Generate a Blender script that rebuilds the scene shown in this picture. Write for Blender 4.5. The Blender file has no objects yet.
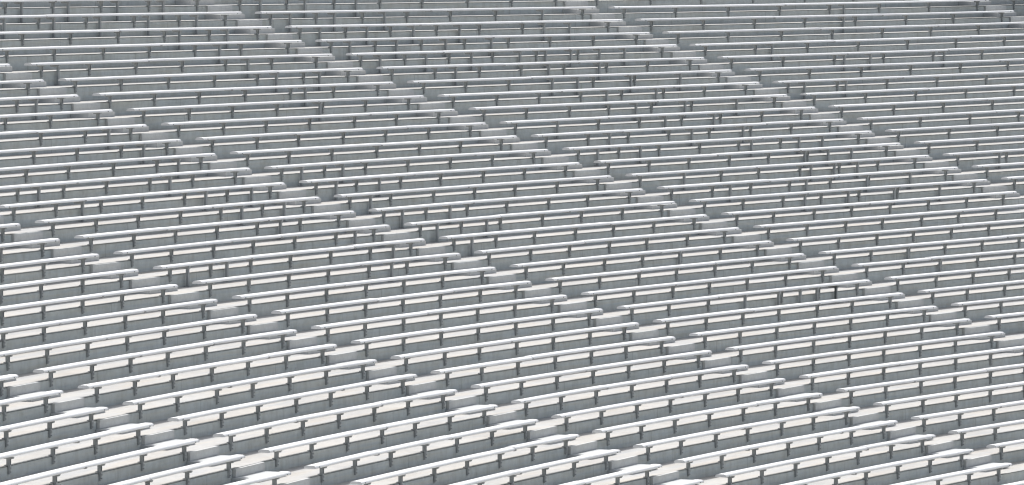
import bpy, bmesh, math, random
from mathutils import Vector, Matrix

# ------------------------------------------------------------------ camera
SC = bpy.context.scene
COL = SC.collection
CAM = (-91.96716, -58.42337, 2.6249)
YAW, PITCH, ROLL, FOCAL = 0.48219, -0.05468, 0.00484, math.exp(8.65715)   # FOCAL in pixels of a 1024 px wide picture
_f = Vector((math.cos(PITCH)*math.cos(YAW), math.cos(PITCH)*math.sin(YAW), math.sin(PITCH)))
_r0 = Vector((math.sin(YAW), -math.cos(YAW), 0)); _u0 = _r0.cross(_f)
_r = math.cos(ROLL)*_r0 + math.sin(ROLL)*_u0
_u = -math.sin(ROLL)*_r0 + math.cos(ROLL)*_u0
cd = bpy.data.cameras.new("camera"); cam = bpy.data.objects.new("camera", cd); COL.objects.link(cam)
cam.matrix_world = Matrix(((_r.x, _u.x, -_f.x, CAM[0]), (_r.y, _u.y, -_f.y, CAM[1]), (_r.z, _u.z, -_f.z, CAM[2]), (0, 0, 0, 1)))
cd.sensor_fit = 'HORIZONTAL'; cd.sensor_width = 36; cd.lens = FOCAL/1024*36
cd.clip_start = 1; cd.clip_end = 6000
SC.camera = cam

# ------------------------------------------------------------------ sky, sun, exposure
SUN_EL, SUN_AZ = math.radians(60), math.radians(40)      # azimuth measured from +Y (uphill) towards +X (along the rows)
w = bpy.data.worlds.new("World"); SC.world = w; w.use_nodes = True
nt = w.node_tree; nt.nodes.clear()
sky = nt.nodes.new("ShaderNodeTexSky"); sky.sky_type = 'NISHITA'; sky.sun_disc = False
sky.sun_elevation = SUN_EL; sky.sun_rotation = SUN_AZ
sky.air_density = 1.0; sky.dust_density = 4.0; sky.ozone_density = 1.0
bg = nt.nodes.new("ShaderNodeBackground"); bg.inputs[1].default_value = 0.15
out = nt.nodes.new("ShaderNodeOutputWorld")
hz = nt.nodes.new("ShaderNodeHueSaturation"); hz.inputs["Saturation"].default_value = 0.48      # milky summer haze
nt.links.new(sky.outputs[0], hz.inputs["Color"]); nt.links.new(hz.outputs[0], bg.inputs[0]); nt.links.new(bg.outputs[0], out.inputs[0])
sd = bpy.data.lights.new("sun", 'SUN'); sd.energy = 2.9; sd.angle = math.radians(0.5); sd.color = (1.0, 0.97, 0.93)
so = bpy.data.objects.new("sun", sd); COL.objects.link(so)
to_sun = Vector((math.cos(SUN_EL)*math.sin(SUN_AZ), math.cos(SUN_EL)*math.cos(SUN_AZ), math.sin(SUN_EL)))
so.rotation_euler = to_sun.to_track_quat('Z', 'Y').to_euler(); so.location = (0, 0, 60)
SC.view_settings.view_transform = 'Standard'; SC.view_settings.look = 'None'
SC.view_settings.gamma = 1; SC.view_settings.use_curve_mapping = False
SC.view_settings.exposure = 0.27
SC.render.engine = 'CYCLES'; SC.cycles.filter_width = 1.2          # crisp long-lens edges

# ------------------------------------------------------------------ bowl geometry
D = 0.76                                    # tread depth
K0, K1, K2 = 0.0065015, -0.11887e-4, -2.75949e-6
H, Q2, Q3, Q4 = 0.2765, -0.2761e-2, 0.47768e-4, -0.44485e-6
GAP, THICK = 0.116, 0.046                    # bench underside above its own tread, plank thickness
AISLE_W, AISLE_W1 = 0.88451, 0.08097
S_A = [-22.30732, -11.55604, 0.0, 11.63793, 24.94501, 41.32173]
C1 = [0.14676, 0.3588, -0.01856, -0.09109, -0.21898, 0.0]
C2 = [-0.39721, -0.44027, -0.26038, -0.14825, -0.03038, 0.0]
ROW0, ROW1 = -10, 40

_tab = {}
def base(s):
    """point, tangent, outward normal of the row-0 nosing at arc length s"""
    k = round(s, 4)
    if k not in _tab:
        n = 40; x = y = 0.0; ds = s/n
        for j in range(n):
            t = (j+.5)*ds; a = -(K0*t + K1*t*t/2 + K2*t**3/3)
            x += math.cos(a)*ds; y += math.sin(a)*ds
        a = -(K0*s + K1*s*s/2 + K2*s**3/3)
        _tab[k] = (x, y, a)
    return _tab[k]
def zrow(i, s=0.0):                          # tread level of row i (row numbers grow downhill); the old stand is not quite level along its rows
    S = max(-2.2, min(2.6, s/20)); I = max(-.8, i/10)
    return -(H*i + Q2*i*i + Q3*i**3 + Q4*i**4) - (GAP + THICK/2) - .03155*S*S + .02102*S*I + .02243*S*S*I - .03895*S*I*I + .02558*S**3 + .00433*min(i, 0) - .02*max(0, -1-i)*max(0, min(1, -s/10))
def P(s, i, back=0.0, z=0.0):
    x, y, a = base(s)
    o = D*i - back
    return Vector((x + math.sin(a)*o, y - math.cos(a)*o, zrow(i, s) + z))
def pix(p):
    q = p - Vector(CAM); zz = q.dot(_f)
    return 512 + FOCAL*q.dot(_r)/zz, 242.5 - FOCAL*q.dot(_u)/zz
def row_scale(s, i):
    """true metres along row i per unit of s"""
    k = K0 + K1*s + K2*s*s
    return 1 - k*D*i
def aisle_s(a, i):
    """arc parameter of the downhill-right (left end of the next bench) side of aisle a in row i, and of the other side"""
    s = S_A[a]; t = i/10
    al = C1[a]*t + C2[a]*t*t
    sc = row_scale(s, i)
    return s + al/sc, s + (al - AISLE_W - AISLE_W1*t)/sc

# ------------------------------------------------------------------ materials
def mat(name, base_col, rough=.6, metal=0.0):
    m = bpy.data.materials.new(name); m.use_nodes = True
    b = m.node_tree.nodes["Principled BSDF"]
    b.inputs["Base Color"].default_value = (*base_col, 1)
    b.inputs["Roughness"].default_value = rough; b.inputs["Metallic"].default_value = metal
    return m, m.node_tree, b
def noise(nt, vec, scale, detail=4, rough=.6):
    n = nt.nodes.new("ShaderNodeTexNoise"); n.inputs["Scale"].default_value = scale
    n.inputs["Detail"].default_value = detail; n.inputs["Roughness"].default_value = rough
    if vec: nt.links.new(vec, n.inputs["Vector"])
    return n.outputs["Fac"]
def ramp(nt, fac, stops):
    r = nt.nodes.new("ShaderNodeValToRGB"); e = r.color_ramp.elements
    while len(e) < len(stops): e.new(.5)
    for k, (p, c) in enumerate(stops): e[k].position = p; e[k].color = (*c, 1)
    nt.links.new(fac, r.inputs[0]); return r.outputs[0]
def mul(nt, a, b, fac=1.0):
    m = nt.nodes.new("ShaderNodeMix"); m.data_type = 'RGBA'; m.blend_type = 'MULTIPLY'
    m.inputs[0].default_value = fac
    nt.links.new(a, m.inputs[6]); nt.links.new(b, m.inputs[7]); return m.outputs[2]
def mapped(nt, kind, scale):
    tc = nt.nodes.new("ShaderNodeTexCoord"); mp = nt.nodes.new("ShaderNodeMapping")
    mp.inputs["Scale"].default_value = scale
    nt.links.new(tc.outputs[kind], mp.inputs[0]); return mp.outputs[0]
def tint(v, c=(1, 1, 1)): return tuple(v*k for k in c)

def concrete(name, light, dark, streak=0.0):
    m, t, b = mat(name, light, .85)
    v = mapped(t, "UV", (1, 1, 1))
    big = ramp(t, noise(t, v, .55, 5, .6), [(.3, dark), (.62, light)])
    fine = ramp(t, noise(t, mapped(t, "Object", (1, 1, 1)), 9, 6, .7), [(.25, tint(.86)), (.6, tint(1.0))])
    c = mul(t, big, fine)
    c = mul(t, c, ramp(t, noise(t, mapped(t, "UV", (.35, 1.7, 1)), 1.3, 3, .5), [(.32, (.90, .93, .97)), (.5, (1, 1, 1)), (.68, (1.0, .965, .92))]))
    spot = ramp(t, noise(t, mapped(t, "Object", (1, 1, 1)), 3.1, 8, .75), [(.26, tint(.62)), (.36, tint(1.0))])
    c = mul(t, c, spot)
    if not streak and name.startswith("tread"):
        # shaded strip at the stand's upper right, painted into the tread colour
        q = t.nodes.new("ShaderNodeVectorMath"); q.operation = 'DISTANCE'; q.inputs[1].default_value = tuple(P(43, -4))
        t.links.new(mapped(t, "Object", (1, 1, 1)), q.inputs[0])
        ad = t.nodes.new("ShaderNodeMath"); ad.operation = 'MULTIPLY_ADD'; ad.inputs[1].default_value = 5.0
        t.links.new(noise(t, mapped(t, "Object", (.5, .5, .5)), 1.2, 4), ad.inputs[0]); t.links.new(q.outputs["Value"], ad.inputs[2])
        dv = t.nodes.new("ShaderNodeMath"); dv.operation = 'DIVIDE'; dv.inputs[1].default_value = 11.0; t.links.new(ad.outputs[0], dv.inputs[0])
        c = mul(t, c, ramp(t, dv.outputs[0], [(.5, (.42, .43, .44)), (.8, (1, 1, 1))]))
    if streak:
        st = ramp(t, noise(t, mapped(t, "UV", (2.2, .12, 1)), 2.0, 5, .65), [(.3, tint(1 - streak, (1.0, .98, .95))), (.55, tint(1.0))])
        c = mul(t, c, st)
        # cast-in control joints running down the risers
        tc = t.nodes.new("ShaderNodeTexCoord"); sx = t.nodes.new("ShaderNodeSeparateXYZ"); t.links.new(tc.outputs["UV"], sx.inputs[0])
        fl = t.nodes.new("ShaderNodeMath"); fl.operation = 'PINGPONG'; fl.inputs[1].default_value = 1.9
        t.links.new(sx.outputs[0], fl.inputs[0])
        j = ramp(t, fl.outputs[0], [(.0, tint(.72)), (.018, tint(1.0))])
        c = mul(t, c, j)
    t.links.new(c, b.inputs["Base Color"])
    return m
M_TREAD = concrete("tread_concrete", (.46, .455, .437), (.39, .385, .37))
M_RISER = concrete("riser_concrete", (.53, .565, .555), (.465, .50, .49), .13)
M_STEP = concrete("step_concrete", (.57, .58, .57), (.50, .51, .50))
M_STEP2 = M_STEP

def metal(name, col, dark, rough, met):
    m, t, b = mat(name, col, rough, met)
    v = mapped(t, "Object", (1, 1, 1))
    c = ramp(t, noise(t, v, 2.3, 5, .6), [(.3, dark), (.65, col)])
    oi = t.nodes.new("ShaderNodeObjectInfo")
    rv = ramp(t, oi.outputs["Random"], [(0, tint(.86)), (1, tint(1.0))])
    t.links.new(mul(t, c, rv), b.inputs["Base Color"])
    rr = t.nodes.new("ShaderNodeMapRange"); rr.inputs[3].default_value = rough - .08; rr.inputs[4].default_value = rough + .12
    t.links.new(noise(t, v, 14, 3), rr.inputs[0]); t.links.new(rr.outputs[0], b.inputs["Roughness"])
    return m
M_ALU = metal("weathered_aluminium", (.86, .86, .85), (.77, .77, .76), .42, .3)
M_CAP = metal("cast_end_cap", (.74, .74, .73), (.64, .64, .63), .5, .2)
M_GALV = metal("galvanised_steel", (.37, .39, .395), (.29, .31, .315), .55, .15)
M_GALV2 = metal("dull_galvanised_steel", (.38, .40, .405), (.30, .315, .32), .6, .15)
M_SPLICE = metal("splice_metal", (.40, .40, .40), (.30, .30, .30), .5, .4)

def bounce_ground():  # unseen ground, made pale to bounce light onto risers and plank fronts
    m, t, b = mat("pale_bounce_ground", (.4, .39, .36), .9)
    c = ramp(t, noise(t, mapped(t, "Object", (1, 1, 1)), .6, 6), [(.3, (.34, .33, .30)), (.7, (.44, .43, .40))])
    t.links.new(c, b.inputs["Base Color"]); return m
M_GROUND = bounce_ground()

# ------------------------------------------------------------------ the stepped terrace
rng = random.Random(7)
def link(name, me, parent=None, loc=None, rotz=0):
    o = bpy.data.objects.new(name, me); COL.objects.link(o)
    if parent: o.parent = parent
    if loc is not None: o.location = loc
    if rotz: o.rotation_euler = (0, 0, rotz)
    return o
def build_terrace():
    S = [-62 + 0.9*k for k in range(int(138/0.9)+1)]
    def profile(s):                 # (offset, z, v, material of the face that ENDS here)
        p = [(D*ROW0 - 3.0, -14.0, -3, 1), (D*ROW0 - 3.0, zrow(ROW0, s), -2, 1)]
        for i in range(ROW0, ROW1):
            o, z, zn = D*i, zrow(i, s), zrow(i+1, s)
            p += [(o - .008, z, i, 0), (o, z - .002, i+.02, 0), (o, z - .005, i+.04, 1), (o - .030, z - .006, i+.06, 1),
                  (o - .030, z - .014, i+.08, 1), (o - .003, z - .016, i+.10, 1), (o - .001, zn, i+.6, 1)]
        return p + [(D*ROW1, zrow(ROW1, s), ROW1, 0), (D*ROW1, -14.0, ROW1+.6, 1)]
    prof = profile(0)
    n = len(prof); verts = []; faces = []; mi = []; uvs = []
    for s in S:
        x, y, a = base(s)
        for o, z, v, m in profile(s): verts.append((x + math.sin(a)*o, y - math.cos(a)*o, z))
    for k in range(len(S)-1):
        for j in range(n-1):
            faces.append((k*n+j, k*n+j+1, (k+1)*n+j+1, (k+1)*n+j)); mi.append(prof[j+1][3])
            v0, v1 = prof[j][2], prof[j+1][2]
            row = math.floor(v0); off = (row*7.31) % 5.0
            uvs += [(S[k]+off, v0*3), (S[k]+off, v1*3), (S[k+1]+off, v1*3), (S[k+1]+off, v0*3)]
    me = bpy.data.meshes.new("terrace"); me.from_pydata(verts, [], faces)
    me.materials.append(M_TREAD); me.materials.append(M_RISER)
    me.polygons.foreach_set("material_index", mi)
    uv = me.uv_layers.new(name="UVMap"); uv.data.foreach_set("uv", [c for p in uvs for c in p])
    me.update(); o = link("terrace", me); o["kind"] = "structure"
build_terrace()
def build_ground():
    me = bpy.data.meshes.new("ground")
    R = 2500; me.from_pydata([(-R, -R, -11.6), (R, -R, -11.6), (R, R, -11.6), (-R, R, -11.6)], [], [(0, 1, 2, 3)])
    me.materials.append(M_GROUND); o = link("ground", me); o["kind"] = "structure"
build_ground()

# ------------------------------------------------------------------ mesh helpers
def add_box(bm, x0, x1, y0, y1, z0, z1, taper=None):
    """box; taper=(dx0,dx1,dy0,dy1) pulls in the lower face"""
    t = taper or (0, 0, 0, 0)
    lo = [(x0+t[0], y0+t[2], z0), (x1-t[1], y0+t[2], z0), (x1-t[1], y1-t[3], z0), (x0+t[0], y1-t[3], z0)]
    hi = [(x0, y0, z1), (x1, y0, z1), (x1, y1, z1), (x0, y1, z1)]
    v = [bm.verts.new(p) for p in lo+hi]
    for f in ((3, 2, 1, 0), (4, 5, 6, 7), (0, 1, 5, 4), (1, 2, 6, 5), (2, 3, 7, 6), (3, 0, 4, 7)): bm.faces.new([v[k] for k in f])
def finish(name, bm, material, bevel=0):
    if bevel: bmesh.ops.bevel(bm, geom=bm.edges[:], offset=bevel, segments=2, affect='EDGES', profile=.6)
    bmesh.ops.recalc_face_normals(bm, faces=bm.faces[:])
    me = bpy.data.meshes.new(name); bm.to_mesh(me); bm.free(); me.materials.append(material); return me

# local frame of a leg: x along the row, y uphill, z up, origin on the nosing of the bench's own tread
def short_leg_mesh(material, name):
    bm = bmesh.new()
    add_box(bm, -.023, -.014, -.034, .018, .010, GAP-.026)         # two webs of the channel, open to the front
    add_box(bm, .014, .023, -.034, .018, .010, GAP-.026)
    add_box(bm, -.0138, .0138, -.004, .004, .010, GAP-.026)
    add_box(bm, -.023, .023, -.036, -.0045, -.118, .0098, (.004, .004, .012, 0))      # foot of the channel fixed to the face of the riser
    add_box(bm, -.030, .030, -.080, .082, GAP-.026, GAP-.0005, (.003, .003, .010, .010))   # bearing arm under the plank
    add_box(bm, -.034, .034, -.004, .045, -.001, .0098)        # base plate on the tread
    add_box(bm, -.009, .009, -.044, -.032, -.095, -.077)         # bolt heads
    add_box(bm, -.009, .009, -.046, -.038, -.045, -.027)
    return finish(name, bm, material)
_long = {}
def long_leg_mesh(i, s):
    k = round(zrow(i, s) - zrow(i+1, s), 2)
    if k not in _long:
        bm = bmesh.new(); h = k
        add_box(bm, -.023, .023, -.086, -.040, -h + .012, GAP-.040)                       # square post standing on the row below
        add_box(bm, -.034, .034, -.106, .102, GAP-.040, GAP-.0005, (.003, .003, .012, .02))  # deep bearing arm
        add_box(bm, -.055, .055, -.125, -.016, -h, -h + .0118)                       # foot plate
        _long[k] = finish("floor_leg", bm, M_GALV2)
    return _long[k]
SHORT = short_leg_mesh(M_GALV, "bracket_leg")

# plank profile in (y, z): downhill is -y
HW = .088
NOSE = [(.046*(1-math.sin(t)), .006+.040*math.cos(t)) for t in [math.radians(q) for q in (90, 75, 60, 45, 30, 15, 0)]]
PROF = [(-HW+.003, GAP)] + [(-HW+y, GAP+z) for y, z in NOSE] + [
        (-.034, GAP+THICK), (-.031, GAP+THICK-.003), (-.027, GAP+THICK-.003), (-.024, GAP+THICK),
        (.024, GAP+THICK), (.027, GAP+THICK-.003), (.031, GAP+THICK-.003), (.034, GAP+THICK),
        ] + [(HW-y, GAP+z) for y, z in NOSE[::-1]] + [(HW-.003, GAP),
        (HW-.02, GAP), (HW-.024, GAP+.012), (-HW+.024, GAP+.012), (-HW+.02, GAP)]
def sweep(pieces, i, c, prof=PROF, grow=0.0):
    """planks: each piece (s0, s1, dz0, dz1) is swept along row i; vertices relative to c"""
    verts = []; faces = []; n = len(prof); cy = sum(p[1] for p in prof)/n
    for s0, s1, d0, d1 in pieces:
        m = max(2, int((s1-s0)/1.2)+1); b0 = len(verts)
        for k in range(m):
            t = k/(m-1); s = s0 + (s1-s0)*t; x, y, a = base(s)
            ox, oy = math.sin(a), -math.cos(a); z = zrow(i, s)
            for py, pz in prof:
                py *= 1+grow; pz = cy + (pz-cy)*(1+grow)
                o = D*i - py
                verts.append((x+ox*o-c.x, y+oy*o-c.y, z+pz+d0+(d1-d0)*t-c.z))
        for k in range(m-1):
            for j in range(n):
                j2 = (j+1) % n
                faces.append((b0+k*n+j, b0+k*n+j2, b0+(k+1)*n+j2, b0+(k+1)*n+j))
        faces.append(tuple(b0+j for j in range(n))[::-1]); faces.append(tuple(b0+(m-1)*n+j for j in range(n)))
    return verts, faces
def swept(name, pieces, i, c, material, parent, prof=PROF, grow=0.0):
    v, f = sweep(pieces, i, c, prof, grow)
    me = bpy.data.meshes.new(name); me.from_pydata(v, [], f); me.materials.append(material)
    bm = bmesh.new(); bm.from_mesh(me); bmesh.ops.recalc_face_normals(bm, faces=bm.faces[:]); bm.to_mesh(me); bm.free()
    return link(name, me, parent)

ORD = ['topmost'] + ('second third fourth fifth sixth seventh eighth ninth tenth eleventh twelfth thirteenth fourteenth fifteenth sixteenth '
       'seventeenth eighteenth nineteenth twentieth').split() + ['twenty-' + w for w in 'first second third fourth fifth sixth seventh eighth ninth'.split()] + ['thirtieth'] + ['thirty-' + w for w in 'first second third fourth fifth'.split()]
NTH = ['first', 'second', 'third', 'fourth', 'fifth', 'sixth', 'seventh']

# extra floor legs seen in the photograph, as picture positions of their heads; matched to the nearest row below
LONG_SEEN = []
def zz(x0, y0, k, pts): LONG_SEEN.extend((x0 + u*k, y0 + v*k) for u, v in pts)
zz(0, 0, .2515, [(85, 20), (275, 18), (468, 18), (650, 15), (22, 88), (213, 80), (403, 75), (592, 75), (778, 72), (718, 128), (905, 128), (872, 185), (237, 262), (990, 240), (145, 400)])
zz(256, 0, .2515, [(138, 65), (318, 60), (510, 58), (260, 115), (438, 110), (630, 108), (815, 105), (380, 170), (560, 165), (750, 160), (937, 155),
                   (500, 222), (680, 220), (865, 215), (798, 270), (82, 297), (258, 290), (202, 352), (250, 405), (20, 5), (200, 5), (395, 5)])
zz(0, 122, .2515, [(435, 45), (570, 100), (710, 155), (855, 222), (675, 230), (152, 275), (1000, 265), (818, 290), (332, 330), (965, 345)])
zz(256, 122, .2515, [(183, 190), (352, 180), (318, 250), (498, 235), (458, 305), (590, 360), (775, 345), (720, 415), (918, 395), (115, 330), (257, 395), (95, 405), (395, 445), (238, 465), (860, 470)])
zz(512, 122, .2515, [(385, 60), (718, 40), (920, 25), (340, 115), (510, 110), (953, 80), (685, 215), (873, 255), (205, 75), (183, 15)])
zz(768, 122, .2515, [(125, 70), (222, 65), (143, 120), (240, 118), (340, 112), (172, 180), (265, 175), (360, 168), (155, 240), (395, 225), (573, 210), (150, 295), (322, 280), (505, 270), (685, 260), (650, 105), (885, 90), (920, 140)])
zz(0, 243, .2515, [(597, 55), (755, 35), (750, 110), (907, 90)])
zz(256, 243, .2515, [(393, 45), (548, 25), (540, 95), (652, 90), (235, 10)])
zz(512, 243, .2515, [(665, 50), (825, 40), (857, 235), (1000, 220)])
zz(768, 243, .2515, [(560, 30), (690, 80), (135, 200), (275, 185)])
zz(768, 363, .2515, [(972, 195)])
zz(512, 0, .2515, [(128, 42), (128, 95), (235, 95), (30, 208), (133, 205), (237, 203), (347, 200), (452, 197), (145, 262), (350, 255), (158, 320), (265, 315), (470, 305), (675, 295), (375, 370), (580, 355), (490, 415), (695, 408), (900, 395), (610, 470), (810, 455)])
zz(768, 0, .2515, [(305, 15), (300, 65), (15, 175), (305, 220), (412, 215), (700, 210), (150, 330), (315, 325)])

LONG_SEEN += [(728.4, 303), (745.5, 300), (780, 296), (818, 291), (836.5, 289)]
# ------------------------------------------------------------------ benches
AISLES = [-1, 0, 1, 2, 3, 4, 5, 6]           # aisle below the corner block and the one beyond the top right one are outside the picture
def span(blk, i):
    """s of the left and right bench end of seating block blk (0 = bottom-left corner block) in row i"""
    if blk == 0: l = aisle_s(0, i)[1] - 10.6/row_scale(S_A[0], i)*row_scale(S_A[0], 18)
    else: l = aisle_s(blk-1, i)[0]
    if blk == 6: r = l + 13.5
    else: r = aisle_s(blk, i)[1]
    return l, r
benches = []
for blk in range(7):
    for i in range(ROW0, ROW1-1):
        l, r = span(blk, i)
        vis = False
        for k in range(41):
            px, py = pix(P(l + (r-l)*k/40, i, 0, GAP+THICK if i > 5 else -.16))
            if 0 <= px <= 1023 and -1 <= py <= 485: vis = True
        if vis: benches.append((blk, i, l, r))
# give every seen floor leg to a bench
floor = {}
for (X, Y) in LONG_SEEN:
    best = None
    for bi, (blk, i, l, r) in enumerate(benches):
        for k in range(97):
            s = l + .25 + (r-l-.5)*k/96
            px, py = pix(P(s, i, -.07, GAP))
            e = abs(px-X) + 2.5*abs(py-Y)
            if best is None or e < best[0]: best = (e, bi, s)
    if best and best[0] < 12: floor.setdefault(best[1], []).append(best[2])
count = {}
for bi, (blk, i, l, r) in enumerate(benches):
    n = count.get(blk, 0); count[blk] = n+1
    l -= .06; r += .06
    c = P((l+r)/2, i); a = base((l+r)/2)[2]
    root = link("stadium_bench", None, None, c); root.empty_display_size = .3
    fl = floor.get(bi, [])
    what = "silver bench with added floor legs" if fl else "silver bench on bracket legs"
    root["label"] = f"{what}, {ORD[n]} from top in {NTH[blk]} seating block from bottom-left corner"
    root["category"] = "bench"; root["group"] = "curved rows of stadium benches"
    tilt = lambda: rng.uniform(-.02, .02)
    cuts = sorted([.5 + rng.uniform(-.22, .22)]) if rng.random() < .55 else [1/3 + rng.uniform(-.08, .08), 2/3 + rng.uniform(-.08, .08)]
    ed = [0] + cuts + [1]; pieces = []
    for q in range(len(ed)-1):
        pieces.append((l + (r-l)*ed[q] + (.003 if q else .012), l + (r-l)*ed[q+1] - (.003 if q < len(ed)-2 else .012), tilt(), tilt()))
    # keep the planks above the brackets
    pieces = [(s0, s1, abs(d0)*.6, abs(d1)*.6) for s0, s1, d0, d1 in pieces]
    swept("seat_plank", pieces, i, c, M_ALU, root)
    for cpos in cuts:
        s = l + (r-l)*cpos
        lip = [(-HW-.004, GAP-.004), (-HW-.004, GAP+.020), (-HW+.002, GAP+.020), (-HW+.002, GAP-.002), (HW-.02, GAP-.002), (HW-.02, GAP-.008), (-HW+.004, GAP-.008)]
        swept("joint_clip", [(s-.035, s+.035, 0, 0)], i, c, M_SPLICE, root, lip)
    for e0, e1, dz in ((l - .004, l + .0118, pieces[0][2]), (r - .0118, r + .004, pieces[-1][3])):
        swept("end_cap", [(e0, e1, dz, dz)], i, c, M_CAP, root, PROF[:-4], .03)
    for sb in (l + .16, r - .16):        # bolt heads holding the end caps
        x, y, a = base(sb)
        bm = bmesh.new(); add_box(bm, -.014, .014, -HW-.007, -HW+.002, GAP+.010, GAP+.028)
        link("bolt", finish("bolt", bm, M_GALV2), root, P(sb, i) - c, a)
    m = 8 if blk >= 4 else 7
    for k in range(m):
        s = l + (r-l)*(.45/(r-l) + k/(m-1)*(1-.9/(r-l))) + rng.uniform(-.05, .05)
        if any(abs(s-q) < .12 for q in fl): continue
        link("leg", SHORT, root, P(s, i) - c, base(s)[2])
    for s in fl:
        lg = link("leg", long_leg_mesh(i, s), root, P(s, i) - c, base(s)[2])
        lg["label"] = "dark full-height leg standing on the row below"

# ------------------------------------------------------------------ concrete steps in the stairways
_blk = {}
def step_meshes(i, wd, s):
    k = (round(zrow(i-1, s) - zrow(i, s), 2), round(wd, 2))
    if k not in _blk:
        h, w2 = k
        bm = bmesh.new(); add_box(bm, -.06, w2-.04, D-.40, D-.0015, -.004, h*.5-.036); lo = finish("half_step", bm, M_STEP, .006)
        bm = bmesh.new(); add_box(bm, -.02, w2+.02, D-.05, D-.0015, h*.5-.035, h-.004); hi = finish("step_nosing", bm, M_STEP2, .006)
        for me in (lo, hi):
            uv = me.uv_layers.new(name="UVMap")
            for lp in me.loops: q = me.vertices[lp.vertex_index].co; uv.data[lp.index].uv = (q.x+q.y, q.z*3)
        _blk[k] = (lo, hi)
    return _blk[k]
scount = {}
for a in range(6):
    for i in range(ROW0+1, ROW1-1):
        sl, sr = aisle_s(a, i)                 # sl = start of next bench, sr = end of previous one
        wd = (sl - sr)*row_scale(sr, i)
        px, py = pix(P((sl+sr)/2, i, .4, .1))
        if not (-12 <= px <= 1034 and -3 <= py <= 490): continue
        n = scount.get(a, 0); scount[a] = n+1
        root = link("aisle_step", None, None, P(sr, i), base(sr)[2]); root.empty_display_size = .2
        root["label"] = f"pale concrete stair step, {ORD[n]} from top on {NTH[a]} stairway from bottom-left corner"
        root["category"] = "step"; root["group"] = "concrete steps in the stairways"
        lo, hi = step_meshes(i, wd, sr)
        link("half_step", lo, root); link("step_nosing", hi, root)
print("benches", count, "steps", scount, "floor legs", sum(len(v) for v in floor.values()), 'of', len(LONG_SEEN))
